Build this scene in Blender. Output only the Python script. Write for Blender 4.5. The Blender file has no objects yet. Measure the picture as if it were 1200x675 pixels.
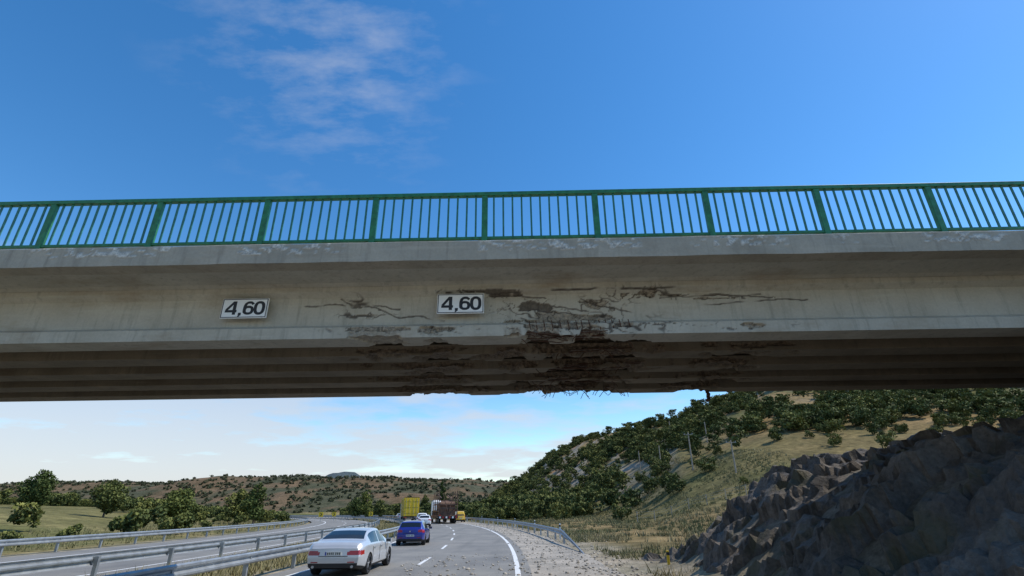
import bpy, bmesh, math, random, time
import numpy as np
from mathutils import Vector, Matrix, Euler
random.seed(7); rng=np.random.default_rng(7)
scene=bpy.context.scene
COL=scene.collection
HC=1.9
# ------------------------------------------------------------------ noise
def _h(ix,iy,seed):
    v=np.sin(ix*127.1+iy*311.7+seed*74.7)*43758.5453
    return v-np.floor(v)
def vnoise(x,y,seed=0):
    x=np.asarray(x,float);y=np.asarray(y,float)
    ix=np.floor(x);iy=np.floor(y);fx=x-ix;fy=y-iy
    fx=fx*fx*(3-2*fx);fy=fy*fy*(3-2*fy)
    a=_h(ix,iy,seed);b=_h(ix+1,iy,seed);c=_h(ix,iy+1,seed);d=_h(ix+1,iy+1,seed)
    return (a+(b-a)*fx)*(1-fy)+(c+(d-c)*fx)*fy
def fbm(x,y,seed=0,o=4):
    s=0;a=.5;t=0
    x=np.asarray(x,float);y=np.asarray(y,float)
    for i in range(o):
        s=s+a*vnoise(x,y,seed+i*3);t+=a;a*=.5;x=x*2.03+5.1;y=y*2.03+1.7
    return s/t
def sst(a,b,x):
    t=np.clip((x-a)/(b-a),0,1);return t*t*(3-2*t)
# ------------------------------------------------------------------ materials
def mat(name):
    m=bpy.data.materials.new(name);m.use_nodes=True
    nt=m.node_tree;b=nt.nodes['Principled BSDF']
    return m,nt,b
def simple(name,col,rough=.6,metal=0.,var=.15,scale=8,bump=0.,coat=0.):
    m,nt,b=mat(name);N=nt.nodes;L=nt.links
    b.inputs['Roughness'].default_value=rough;b.inputs['Metallic'].default_value=metal
    if coat: b.inputs['Coat Weight'].default_value=coat;b.inputs['Coat Roughness'].default_value=.05
    tc=N.new('ShaderNodeTexCoord');no=N.new('ShaderNodeTexNoise');no.inputs['Scale'].default_value=scale;no.inputs['Detail'].default_value=3
    L.new(tc.outputs['Object'],no.inputs['Vector'])
    cr=N.new('ShaderNodeValToRGB');cr.color_ramp.elements[0].position=.3;cr.color_ramp.elements[1].position=.7
    c=Vector(col[:3]);lo=c*(1-var);hi=c*(1+var)
    cr.color_ramp.elements[0].color=(*lo,1);cr.color_ramp.elements[1].color=(*hi,1)
    L.new(no.outputs['Fac'],cr.inputs['Fac']);L.new(cr.outputs['Color'],b.inputs['Base Color'])
    if bump:
        bp=N.new('ShaderNodeBump');bp.inputs['Strength'].default_value=bump;bp.inputs['Distance'].default_value=.02
        L.new(no.outputs['Fac'],bp.inputs['Height']);L.new(bp.outputs['Normal'],b.inputs['Normal'])
    return m
def mixc(nt,fac,a,b,mode='MIX'):
    n=nt.nodes.new('ShaderNodeMix');n.data_type='RGBA';n.blend_type=mode
    for sock,v in ((n.inputs[0],fac),(n.inputs[6],a),(n.inputs[7],b)):
        if hasattr(v,'is_output'): nt.links.new(v,sock)
        elif isinstance(v,(int,float)): sock.default_value=v
        else: sock.default_value=(*v,1)
    return n.outputs[2]
def noise(nt,vec,scale,detail=5,rough=.55):
    n=nt.nodes.new('ShaderNodeTexNoise');n.inputs['Scale'].default_value=scale;n.inputs['Detail'].default_value=detail;n.inputs['Roughness'].default_value=rough
    if vec is not None: nt.links.new(vec,n.inputs['Vector'])
    return n.outputs['Fac']
def ramp(nt,fac,p0,p1,c0=(0,0,0),c1=(1,1,1)):
    r=nt.nodes.new('ShaderNodeValToRGB');e=r.color_ramp.elements
    e[0].position=p0;e[1].position=p1;e[0].color=(*c0,1);e[1].color=(*c1,1)
    nt.links.new(fac,r.inputs['Fac']);return r.outputs['Color']
def mapping(nt,vec,scale):
    m=nt.nodes.new('ShaderNodeMapping');m.inputs['Scale'].default_value=scale;nt.links.new(vec,m.inputs['Vector']);return m.outputs['Vector']
def bump(nt,b,h,strength=.5,dist=.02):
    bp=nt.nodes.new('ShaderNodeBump');bp.inputs['Strength'].default_value=strength;bp.inputs['Distance'].default_value=dist
    nt.links.new(h,bp.inputs['Height']);nt.links.new(bp.outputs['Normal'],b.inputs['Normal'])

def concrete_mat(name,base,dark,dmg=(.30,.25,.185),stain=(.30,.23,.15)):
    m,nt,b=mat(name);N=nt.nodes;L=nt.links
    tc=N.new('ShaderNodeTexCoord').outputs['Object']
    n1=noise(nt,tc,1.3,4);n2=noise(nt,tc,24,3);n3=noise(nt,mapping(nt,tc,(5,5,.45)),1.6,4,.65)
    c=mixc(nt,ramp(nt,n1,.3,.7),base,dark)
    c=mixc(nt,ramp(nt,n3,.52,.78),c,tuple(x*.6 for x in base))
    c=mixc(nt,.35,c,ramp(nt,n2,.25,.75,(.6,.6,.6),(1,1,1)),'MULTIPLY')
    n5=noise(nt,mapping(nt,tc,(.35,1,6)),1.5,3)
    c=mixc(nt,ramp(nt,n5,.6,.75,(0,0,0),(.35,.35,.35)),c,tuple(min(.6,x*1.2) for x in base))
    n6=noise(nt,mapping(nt,tc,(.5,1,1.4)),1.1,4,.7)
    c=mixc(nt,ramp(nt,n6,.54,.72,(0,0,0),(.6,.6,.6)),c,stain)
    at=N.new('ShaderNodeAttribute');at.attribute_name='dmg'
    ak=N.new('ShaderNodeAttribute');ak.attribute_name='crk'
    n4=noise(nt,tc,14,5,.7)
    dc=mixc(nt,ramp(nt,n4,.35,.65),tuple(x*.4 for x in dmg),tuple(x*1.6 for x in dmg))
    c=mixc(nt,at.outputs['Fac'],c,dc)
    c=mixc(nt,ak.outputs['Fac'],c,(.05,.035,.025))
    L.new(c,b.inputs['Base Color']);b.inputs['Roughness'].default_value=.9
    ma=N.new('ShaderNodeMath');ma.operation='MULTIPLY_ADD';L.new(at.outputs['Fac'],ma.inputs[0]);ma.inputs[1].default_value=3;ma.inputs[2].default_value=.6
    mb=N.new('ShaderNodeMath');mb.operation='MULTIPLY';L.new(n4,mb.inputs[0]);L.new(ma.outputs[0],mb.inputs[1])
    bump(nt,b,mb.outputs[0],.6,.02)
    return m
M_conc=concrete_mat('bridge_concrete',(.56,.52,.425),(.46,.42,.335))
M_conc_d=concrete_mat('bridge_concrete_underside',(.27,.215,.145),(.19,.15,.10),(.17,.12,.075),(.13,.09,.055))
M_fascia=concrete_mat('fascia_concrete',(.50,.44,.34),(.37,.325,.25),(.60,.57,.50))
M_green=simple('green_rail_paint',(.025,.17,.06),.45,0,.3,12)
M_greenb=simple('green_baluster_paint',(.03,.17,.13),.5,0,.25,12)
M_rust=simple('rusty_rebar',(.10,.05,.03),.9,.2,.4,30)
M_galv=simple('galvanised_steel',(.36,.38,.39),.5,.6,.2,3)
M_white=simple('white_paint',(.78,.78,.75),.7,0,.12,9)
M_signw=simple('sign_white',(.85,.85,.82),.5,0,.05,3)
M_black=simple('black_paint',(.015,.015,.017),.5,0,.1)
M_tyre=simple('tyre_rubber',(.02,.02,.021),.85,0,.2)
M_rim=simple('alloy_rim',(.45,.46,.48),.3,.8,.05)
M_glass=simple('car_glass',(.012,.016,.02),.06,0,.1)
M_red=simple('tail_light_red',(.35,.012,.012),.2,0,.15,20,0,.5)
M_dark=simple('dark_trim',(.02,.02,.022),.6,0,.1)
M_plate=simple('number_plate',(.75,.75,.7),.4,0,.05)
M_yel=simple('yellow_panel',(.75,.50,.02),.5,0,.08,3)
M_brownst=simple('rusty_machinery',(.15,.085,.055),.8,.1,.45,1.5)
M_bark=simple('bark',(.12,.09,.065),.95,0,.4,6,.5)
M_wood=simple('pole_wood',(.33,.29,.24),.9,0,.3,6)
def paint(name,col,metal=0.,rough=.3): return simple(name,col,rough,metal,.04,2,0,.8)

# ------------------------------------------------------------------ mesh helpers
def mkobj(name,verts,faces,mats,parent=None,smooth=False,fm=None):
    me=bpy.data.meshes.new(name)
    if isinstance(verts,np.ndarray) and isinstance(faces,np.ndarray):
        me.from_pydata(verts.tolist(),[],faces.tolist())
    else: me.from_pydata([tuple(v) for v in verts],[],[tuple(f) for f in faces])
    if not isinstance(mats,(list,tuple)): mats=[mats]
    for m in mats: me.materials.append(m)
    if fm is not None: me.polygons.foreach_set('material_index',np.asarray(fm,dtype=np.int32))
    if smooth: me.polygons.foreach_set('use_smooth',np.ones(len(me.polygons),dtype=bool))
    me.update()
    o=bpy.data.objects.new(name,me);COL.objects.link(o)
    if parent: o.parent=parent
    return o
def empty(name,loc=(0,0,0),rz=0.):
    o=bpy.data.objects.new(name,None);o.empty_display_size=.3;COL.objects.link(o);o.location=loc;o.rotation_euler=(0,0,rz);return o
class MB:
    """simple mesh accumulator"""
    def __init__(s): s.v=[];s.f=[];s.m=[]
    def box(s,c,d,mi=0,R=None,taper=(1,1)):
        b=len(s.v)
        for z in (-1,1):
            for (x,y) in ((-1,-1),(1,-1),(1,1),(-1,1)):
                tx,ty=(taper if z>0 else (1,1))
                p=Vector((x*d[0]/2*tx,y*d[1]/2*ty,z*d[2]/2))
                if R is not None: p=R@p
                s.v.append(p+Vector(c))
        for f in ((0,3,2,1),(4,5,6,7),(0,1,5,4),(1,2,6,5),(2,3,7,6),(3,0,4,7)):
            s.f.append(tuple(b+i for i in f));s.m.append(mi)
    def cyl(s,p0,p1,r0,r1=None,n=8,mi=0):
        if r1 is None:r1=r0
        p0=Vector(p0);p1=Vector(p1);q=(p1-p0).to_track_quat('Z','Y');b=len(s.v)
        for p,r in((p0,r0),(p1,r1)):
            for i in range(n):
                a=2*math.pi*i/n;s.v.append(p+q@Vector((r*math.cos(a),r*math.sin(a),0)))
        for i in range(n):
            j=(i+1)%n;s.f.append((b+i,b+j,b+n+j,b+n+i));s.m.append(mi)
        s.f.append(tuple(b+n-1-i for i in range(n)));s.f.append(tuple(b+n+i for i in range(n)));s.m+= [mi,mi]
    def obj(s,name,mats,parent=None,bevel=0,smooth=False):
        o=mkobj(name,s.v,s.f,mats,parent,smooth,s.m)
        if bevel:
            md=o.modifiers.new('b','BEVEL');md.width=bevel;md.segments=2;md.limit_method='ANGLE'
        return o
# ------------------------------------------------------------------ road coordinate system
R=320.;X0=.1;YS=18.;CX=X0-R
def RW(d,s):
    if s<0: return (X0+d,YS+s)
    t=s/R;return (CX+(R+d)*math.cos(t),YS+(R+d)*math.sin(t))
def RH(s): return 0. if s<0 else s/R
def RC(x,y):
    x=np.asarray(x,float);y=np.asarray(y,float)
    d=np.where(y<YS,x-X0,np.hypot(x-CX,y-YS)-R)
    s=np.where(y<YS,y-YS,np.arctan2(y-YS,x-CX)*R)
    return d,s
# ------------------------------------------------------------------ terrain
PH=[-.5,-.10,-.06,.0157,.064,.128,.226,.323,.41,.493,.67,.95,1.6,4]
TT=[0,0,.012,.046,.083,.105,.118,.130,.170,.208,.235,.27,.30,.2]
YC=[380,380,380,350,330,310,280,260,250,250,240,230,200,90]
def height(x,y,detail=True):
    x=np.asarray(x,float);y=np.asarray(y,float)
    d,s=RC(x,y)
    ye=np.maximum(y,1.);ph=x/ye
    tt=np.interp(ph,PH,TT);yc=np.interp(ph,PH,YC)
    n1=fbm(x*.02,y*.02,3,5)
    y0=np.clip(38+120*(1-ph/.3),34,170)
    t=np.clip((y-y0)/(yc-y0),0,1.)
    prof=.35*t+.65*t*t*(3-2*t)
    crest=(HC+tt*yc)*sst(0,.03,tt)
    h=crest*prof
    back=np.clip((y-yc)/400,0,1);h=h*(1-.75*back)
    h+= (n1-.5)*14*prof*sst(0,.06,tt)*(1-.5*back)
    h+= (fbm(x*.11,y*.11,21,3)-.5)*3.5*prof
    mr=sst(6,45,d)
    h=h*mr
    h+= np.clip(d-6,0,30)*.035*(1-sst(4,30,-d))*sst(6,12,d)+(fbm(x*.25,y*.25,5,3)-.5)*.5*sst(4,9,d)
    cut=.8*(d-5.0);cut=np.where(cut>2.4,2.4+1.1*(1-np.exp(-(cut-2.4)/1.6)),cut);cut=np.maximum(cut,0)*(1-sst(18.5,24,y+(fbm(x*.4,y*.1,8,2)-.5)*3))
    h=np.maximum(h,cut)
    lb=sst(-28,-70,d)*(1.2+3.2*fbm(x*.02,y*.02,31,3))*(1-sst(200,330,y))
    cutl=sst(-27,-37,d)*5*(1-sst(10,22,y))
    h=h+np.maximum(lb,cutl)*(d<0)
    n2=fbm(x*.004,y*.004,41,4)
    rg=sst(390,680,y+ (n2-.5)*60)*(37+11*(fbm(x*.006,y*.002,51,4)-.5)*2)
    rg*= (1-.5*sst(750,1300,y))
    rg+= (fbm(x*.02,y*.02,61,4)-.5)*9*sst(400,500,y)
    h=np.maximum(h,rg*sst(380,430,y))
    g=np.exp(-((x+.305*2600)/150)**2-((y-2600)/500)**2)*178
    g2=np.exp(-((x+.36*2600)/330)**2-((y-2700)/500)**2)*130
    g3=np.exp(-((x+.20*2600)/300)**2-((y-2700)/500)**2)*118
    h=np.maximum(h,np.maximum(np.maximum(g,g3),g2)+(fbm(x*.01,y*.01,71,4)-.5)*30*sst(1800,2400,y))
    cor=1-np.clip(sst(3,4.5,d)+sst(-26,-27.5,d),0,1)
    base=-.05-.25*sst(60,150,y)
    return np.where(cor>0,h*(1-cor)+base*cor,h)
tx=np.linspace(-1,1,400);gx=40*np.sinh(5.0*tx)
ty=np.linspace(-.24,1,420);gy=38*np.sinh(5.25*ty)
GX,GY=np.meshgrid(gx,gy);GZ=height(GX,GY)
nx,ny=len(gx),len(gy)
V=np.stack([GX.ravel(),GY.ravel(),GZ.ravel()],1)
ii,jj=np.meshgrid(np.arange(nx-1),np.arange(ny-1));a=(jj*nx+ii).ravel()
F=np.stack([a,a+1,a+nx+1,a+nx],1)
d,s=RC(GX,GY)
def lerp3(c,col,w): return c*(1-w[...,None])+np.array(col)*w[...,None]
C=np.ones(GX.shape+(3,))*np.array((.27,.22,.11))
nA=fbm(GX*.05,GY*.05,101,5);nB=fbm(GX*.2,GY*.2,102,4);nC=fbm(GX*.015,GY*.015,103,4)
C=lerp3(C,(.11,.12,.045),sst(.38,.56,nA)*.85)
C=lerp3(C,(.25,.165,.085),sst(.5,.65,nC)*.6)
C=lerp3(C,(.13,.13,.05),sst(-28,-45,d)*.7)
gz=np.gradient(GZ,axis=0)/np.gradient(GY,axis=0);gxx=np.gradient(GZ,axis=1)/np.gradient(GX,axis=1)
sl=np.hypot(gz,gxx)
C=lerp3(C,(.34,.305,.26),sst(.38,.62,sl+ (nB-.5)*.35)*sst(80,150,GY)*.95)
C=lerp3(C,(.42,.22,.10),sst(.60,.68,nB)*sst(.35,.5,sl)*sst(100,200,GY)*.8)
far=sst(380,430,GY)
C=lerp3(C,(.155,.105,.072),far*.85)
C=lerp3(C,(.065,.08,.05),far*sst(.42,.55,fbm(GX*.03,GY*.03,104,4))*.8)
C=lerp3(C,(.075,.10,.12),sst(1500,2300,GY))  # aerial haze put into the vertex colour: most distant hills turned bluish
gr=(1-sst(4.3,7.5,d+(nB-.5)*5))*sst(-27,-26,d)
C=lerp3(C,(.33,.29,.235),gr*(1-sst(60,110,GY)*.6))
med=sst(-14,-13,d)*(1-sst(-9.2,-8.4,d))
C=lerp3(C,(.20,.175,.085),med*.9)
C=lerp3(C,(.20,.175,.15),sst(5,6.5,d)*(1-sst(22,26,GY)))
ter=mkobj('ground_terrain',V,F,[simple('tmp',(1,1,1))],None,True)
ca=ter.data.color_attributes.new('Col','FLOAT_COLOR','POINT')
ca.data.foreach_set('color',np.concatenate([C.reshape(-1,3),np.ones((nx*ny,1))],1).ravel())
m,nt,b=mat('terrain');tc=nt.nodes.new('ShaderNodeTexCoord').outputs['Object']
at=nt.nodes.new('ShaderNodeAttribute');at.attribute_name='Col'
n1=noise(nt,tc,.9,5,.7);n2=noise(nt,tc,.12,4,.65);n3=noise(nt,tc,9,3,.7)
c=mixc(nt,1.,at.outputs['Color'],ramp(nt,n1,.3,.7,(.45,.45,.4),(1.45,1.4,1.35)),'MULTIPLY')
c=mixc(nt,.8,c,ramp(nt,n2,.35,.65,(.55,.6,.5),(1.25,1.2,1.15)),'MULTIPLY')
c=mixc(nt,.6,c,ramp(nt,n3,.3,.7,(.5,.5,.5),(1.4,1.4,1.4)),'MULTIPLY')
nt.links.new(c,b.inputs['Base Color']);b.inputs['Roughness'].default_value=1;b.inputs['Specular IOR Level'].default_value=.1
bump(nt,b,n1,.7,.15)
ter.data.materials[0]=m
def hz(x,y): return float(height(np.array([x]),np.array([y]))[0])
# ------------------------------------------------------------------ roads
m,nt,b=mat('asphalt');tc=nt.nodes.new('ShaderNodeTexCoord').outputs['Object']
n1=noise(nt,tc,.35,5,.6);n2=noise(nt,tc,40,3,.7);n3=noise(nt,mapping(nt,tc,(1.2,.08,1)),1.2,4)
c=mixc(nt,ramp(nt,n1,.35,.7),(.175,.165,.148),(.265,.245,.21))
c=mixc(nt,ramp(nt,n3,.5,.7,(0,0,0),(.5,.5,.5)),c,(.115,.11,.10))
c=mixc(nt,.6,c,ramp(nt,n2,.3,.7,(.55,.55,.55),(1.4,1.4,1.4)),'MULTIPLY')
nt.links.new(c,b.inputs['Base Color']);b.inputs['Roughness'].default_value=.85;bump(nt,b,n2,.4,.01)
M_asph=m
m,nt,b=mat('dusty_shoulder');tc=nt.nodes.new('ShaderNodeTexCoord').outputs['Object']
n1=noise(nt,tc,.5,6,.65);n2=noise(nt,tc,22,4,.75)
c=mixc(nt,ramp(nt,n1,.35,.62),(.23,.21,.175),(.42,.37,.30))
c=mixc(nt,.7,c,ramp(nt,n2,.3,.7,(.5,.5,.5),(1.45,1.4,1.35)),'MULTIPLY')
nt.links.new(c,b.inputs['Base Color']);b.inputs['Roughness'].default_value=.95;bump(nt,b,n2,.7,.02)
M_shl=m
def widen(s_): return -1.5*float(sst(25,75,s_))
def strip(name,d0,d1,s0,s1,z,material,step=3.,wob=0.,parent=None):
    n=max(1,int((s1-s0)/step));v=[];f=[]
    for i in range(n+1):
        s_=s0+(s1-s0)*i/n
        w=wob*(float(fbm(s_*.5,1.3,9))-.5) if wob else 0
        da=d0(s_) if callable(d0) else d0
        v.append((*RW(da,s_),z));v.append((*RW(d1+w,s_),z))
    for i in range(n): f.append((2*i,2*i+1,2*i+3,2*i+2))
    return mkobj(name,v,f,material,parent)
strip('road_carriageway',lambda s_:-8.3+widen(s_),.45,-80,440,0,M_asph)
strip('road_shoulder',.45,3.3,-80,440,0,M_shl,1.,.8)
strip('opposite_road_carriageway',-25.2,-14,-80,440,0,M_asph)
mk=empty('road_markings')
m,nt,b=mat('worn_road_paint');tc=nt.nodes.new('ShaderNodeTexCoord').outputs['Object']
c=mixc(nt,ramp(nt,noise(nt,tc,9,5,.8),.5,.75),(.74,.73,.70),(.33,.32,.30))
nt.links.new(c,b.inputs['Base Color']);b.inputs['Roughness'].default_value=.7;M_mark=m
def mstrip(d0,d1,s0,s1):
    strip('line',d0,d1,s0,s1,.006,M_mark,3.,0,mk)
mstrip(-.09,.09,-80,440);mstrip(-7.6,-7.45,-80,440)
s_=-76.6
while s_<300: mstrip(-3.86,-3.72,s_,s_+3.5);s_+=9.
mstrip(-14.9,-14.75,-80,440);mstrip(-22.6,-22.42,-80,440)
s_=-78
while s_<330: mstrip(-18.8,-18.65,s_,s_+4.5);s_+=12.
# ------------------------------------------------------------------ guardrails
prof=[(0,.44),(.045,.48),(.045,.53),(-.02,.58),(-.02,.62),(.045,.67),(.045,.72),(0,.76)]
def guardrail(name,d_,s0,s1,side,post=4.,end_ramp=0.):
    mb=MB();n=int((s1-s0)/1.5)
    base=len(mb.v)
    D_=d_ if callable(d_) else (lambda s_:d_)
    for i in range(n+1):
        s_=s0+(s1-s0)*i/n
        k=min(1,(s_-s0)/end_ramp) if end_ramp else 1
        for (o,z) in prof:
            x,y=RW(D_(s_)-side*(o+.06),s_);mb.v.append(Vector((x,y,z*k+.02-(1-k)*.1)))
    P=len(prof)
    for i in range(n):
        for j in range(P-1):
            a=base+i*P+j;mb.f.append((a,a+1,a+P+1,a+P));mb.m.append(0)
    s_=s0+end_ramp
    while s_<s1:
        x,y=RW(D_(s_)+side*.06,s_)
        mb.box((x,y,.33),(.12,.1,.75),0,Matrix.Rotation(RH(s_),3,'Z'))
        x,y=RW(D_(s_),s_);mb.box((x,y,.6),(.14,.08,.2),0,Matrix.Rotation(RH(s_),3,'Z'))
        s_+=post
    return mb.obj(name,[M_galv])
guardrail('guardrail',3.35,8.,380,1,4,9.)
guardrail('guardrail',lambda s_:-8.4+widen(s_),-60,380,-1,4,0)
guardrail('guardrail',-13.2,-60,380,1,4,0)
guardrail('guardrail',-25.9,-60,380,-1,4,0)
# ------------------------------------------------------------------ bridge
BA=math.radians(-1.0);BY=8.33;BZ=4.63
bridge=empty('concrete_overpass_bridge',(0,BY,0),BA)
BM=Matrix.Translation((0,BY,0))@Matrix.Rotation(BA,4,'Z')
XL,XR=-34.,20.
def girder(name,off,patches,bottomp,material,seed,fine=(-5.2,5.6),st=.020,cracks=0):
    W=.5
    pts=[(.0,0),(.0,.20),(.13,.28),(.13,.80),(.02,.88),(.02,1.0),(W+.0,1.0),(W+.0,.88),(W-.13,.80),(W-.13,.28),(W,.20),(W,0)]
    dens=[(10),(5),(30),(6),(5),1,3,3,4,3,5,14] if cracks else [6,3,5,2,1,1,1,1,3,2,4,9]
    pr=[]
    for i in range(len(pts)):
        a=pts[i];b_=pts[(i+1)%len(pts)];n=dens[i]
        for k in range(n): t=k/n;pr.append((a[0]+(b_[0]-a[0])*t,a[1]+(b_[1]-a[1])*t))
    pr=np.array(pr);P=len(pr)
    xs=np.concatenate([np.arange(XL,fine[0],.5),np.arange(fine[0],fine[1],st),np.arange(fine[1],XR+.01,.5)])
    n=len(xs);X=np.repeat(xs[:,None],P,1);Yp=np.repeat(pr[None,:,0],n,0).copy();Z=np.repeat(pr[None,:,1],n,0).copy()
    front=(Yp<.2)
    nz=fbm(X*3.2,Z*6+seed*3,seed,5);nf=fbm(X*17,Z*17,seed+5,3)
    q=np.zeros_like(X);zone=np.zeros_like(X)
    for (cx,cz,rx,rz,am) in patches:
        rr_=np.sqrt(((X-cx)/rx)**2+((Z-cz)/rz)**2);e=1-rr_
        q=np.maximum(q,sst(.0,.1,e+(nz-.57)*2.6)*am*(e>-.7))
        zone=np.maximum(zone,sst(1.6,.2,rr_-.9))
    q=q*front
    Yp=Yp+q*(.02+.05*(nf))
    crk=np.zeros_like(X)
    if cracks:
        c1=np.abs(fbm(X*1.7+Z,Z*3.2,91,3)-.5);c2=np.abs(fbm(X*3.3,Z*4.5-X,95,3)-.5)
        crk=np.maximum(sst(.018,.005,c1),sst(.016,.005,c2)*.9)*zone*front*.85
        def line(x0,x1,z0,z1,am,sd,w=.010):
            t=(X-x0)/(x1-x0);zl=z0+(z1-z0)*t+(fbm(X*2.5,X*0,sd,4)-.5)*am
            fade=sst(.35,.5,fbm(X*2.2,X*0+sd,sd+1,2))
            return sst(w*1.8,w*.6,np.abs(Z-zl))*((t>0)&(t<1))*front*fade
        for L_ in ((-1.2,3.0,.845,.87,.05,601),(-.2,1.7,.62,.34,.22,603),(.2,1.3,.74,.5,.25,605),(2.0,4.6,.80,.68,.12,607),(2.6,4.4,.70,.74,.10,609),(-3.1,-2.3,.78,.50,.2,611),(-2.9,-1.7,.30,.26,.12,613),(1.2,2.3,.66,.36,.2,615),(-.9,.6,.86,.74,.12,617),(3.1,5.2,.58,.62,.1,619),(-4.2,-2.0,.70,.60,.14,621),(-2.4,-1.2,.52,.34,.16,623),(-.4,.5,.5,.3,.2,625)):
            crk=np.maximum(crk,line(*L_)*.9)
        rim=((q>.12)&(q<.8))*.7
        crk=np.maximum(crk,rim*front*sst(.40,.55,fbm(X*5,Z*5,97,2)))
        Yp=Yp+crk*.012
    qb=np.zeros_like(X)
    for (cx,rx,am) in bottomp:
        e=1-np.abs((X-cx)/rx)
        qb=np.maximum(qb,sst(0,.25,e+(fbm(X*2.2,Yp*4+seed,seed+9,4)-.6)*3.4)*am*(e>-.6))
    low=(1-sst(.08,.2,Z))
    qb=qb*low
    Z=Z+qb*(.01+.13*fbm(X*7,Yp*9,seed+13,4))*(1-sst(.0,.2,Z))
    Yp=Yp+np.where(Yp<.2,1,np.where(Yp>W-.2,-1,0))*qb*.05*nf
    q=np.maximum(q,qb)
    Yp+= (fbm(X*.8,Z*2,seed+30,3)-.5)*.012
    V=np.stack([X.ravel(),Yp.ravel()+off,Z.ravel()+BZ],1)
    i,j=np.meshgrid(np.arange(n-1),np.arange(P),indexing='ij');j2=(j+1)%P
    F=np.stack([(i*P+j).ravel(),((i+1)*P+j).ravel(),((i+1)*P+j2).ravel(),(i*P+j2).ravel()],1)
    o=mkobj(name,V,F,material,bridge,False)
    A=o.data.attributes.new('dmg','FLOAT','POINT');A.data.foreach_set('value',np.clip(q,0,1).ravel().astype(np.float32))
    A=o.data.attributes.new('crk','FLOAT','POINT');A.data.foreach_set('value',np.clip(crk,0,1).ravel().astype(np.float32))
    return o
P1=[(.35,.56,.45,.09,.7),(.65,.42,.42,.07,.8),(1.42,.60,.30,.09,.95),(1.75,.50,.14,.07,.9),(2.25,.78,.36,.09,1),(2.75,.76,.25,.03,.9),(-2.8,.66,.12,.10,.4),(-2.6,.47,.3,.04,.5),
    (1.25,.16,1.05,.10,1),(-2.25,.16,.55,.05,.9),(-1.28,.14,.28,.06,1),(4.1,.13,.38,.06,1),(1.3,.36,.65,.05,.9),(-.6,.86,.5,.025,.6),(.35,.3,.35,.05,.9),(3.6,.68,.7,.015,.8),(-.1,.80,.25,.03,.7)]
girder('front_girder',0,P1,[(1.25,1.15,1),(-2.3,.5,.6),(-1.3,.28,.6)],M_conc,1,cracks=1)
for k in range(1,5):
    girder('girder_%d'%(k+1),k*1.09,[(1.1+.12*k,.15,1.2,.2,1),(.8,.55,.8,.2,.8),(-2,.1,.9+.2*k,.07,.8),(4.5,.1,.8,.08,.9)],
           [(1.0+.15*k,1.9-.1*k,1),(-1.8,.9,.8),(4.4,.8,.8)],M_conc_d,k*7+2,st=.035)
def sweep(name,pr,x0,x1,material,step=.25,dm=None,amp=.012,seed=0):
    P=len(pr);pr=np.array(pr);xs=np.arange(x0,x1+.001,step);n=len(xs)
    X=np.repeat(xs[:,None],P,1);Yp=np.repeat(pr[None,:,0],n,0);Z=np.repeat(pr[None,:,1],n,0)
    Z=Z+(fbm(X*1.1,Yp*3,seed,3)-.5)*amp;Yp=Yp+(fbm(X*1.7,Z*3,seed+4,3)-.5)*amp
    V=np.stack([X.ravel(),Yp.ravel(),Z.ravel()],1)
    i,j=np.meshgrid(np.arange(n-1),np.arange(P),indexing='ij');j2=(j+1)%P
    F=np.stack([(i*P+j).ravel(),((i+1)*P+j).ravel(),((i+1)*P+j2).ravel(),(i*P+j2).ravel()],1)
    F=list(map(tuple,F))+[tuple(range(P))[::-1],tuple(range((n-1)*P,n*P))]
    o=mkobj(name,V,F,material,bridge,False)
    A=o.data.attributes.new('dmg','FLOAT','POINT')
    if dm is not None: A.data.foreach_set('value',dm(X,Z).ravel().astype(np.float32))
    return o
zs=5.65
sweep('deck_slab',[(-.62,zs),(-.08,zs-.01),(.0,zs-.045),(5.0,zs-.045),(5.1,zs),(5.75,zs),(5.75,zs+.28),(-.62,zs+.28)],XL,XR,M_conc)
def fd(X,Z):
    return sst(.55,.6,fbm(X*9,Z*20,77,4))*sst(.5,.6,fbm(X*.8+3,Z*0+1,78,2))*(Z>zs+.12)*.8
fz=[zs-.02+i*.034 for i in range(11)]
FY=-.93
sweep('deck_fascia',[(FY,z) for z in fz]+[(FY+.03,zs+.345),(-.65,zs+.345),(-.623,zs+.31),(-.623,zs-.02)],XL,XR,M_fascia,.04,fd,.02,3)
sweep('deck_fascia_far',[(5.76,zs-.02),(6.05,zs-.02),(6.05,zs+.34),(5.76,zs+.34)],XL,XR,M_conc)
mb=MB();mb.box((0.5*(XL+XR),2.6,zs+.3),(XR-XL,6.2,.05));mb.obj('deck_asphalt',[M_asph],bridge)
mb=MB();mb.box((-28.5,2.6,BZ/2-.2),(1.2,5.8,BZ+.36));o=mb.obj('left_abutment',[M_conc],bridge,.03)
mb=MB();mb.box((15.2,2.6,3.4),(1.2,6.2,2.40));mb.obj('right_abutment',[M_conc],bridge,.03)
def wires(name,lst,r,material,parent):
    cu=bpy.data.curves.new(name,'CURVE');cu.dimensions='3D';cu.bevel_depth=r;cu.bevel_resolution=1
    for pts in lst:
        sp=cu.splines.new('POLY');sp.points.add(len(pts)-1)
        for i,p in enumerate(pts): sp.points[i].co=(*p,1)
    cu.materials.append(material);o=bpy.data.objects.new(name,cu);COL.objects.link(o);o.parent=parent;return o
L1=[];L2=[]
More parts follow.
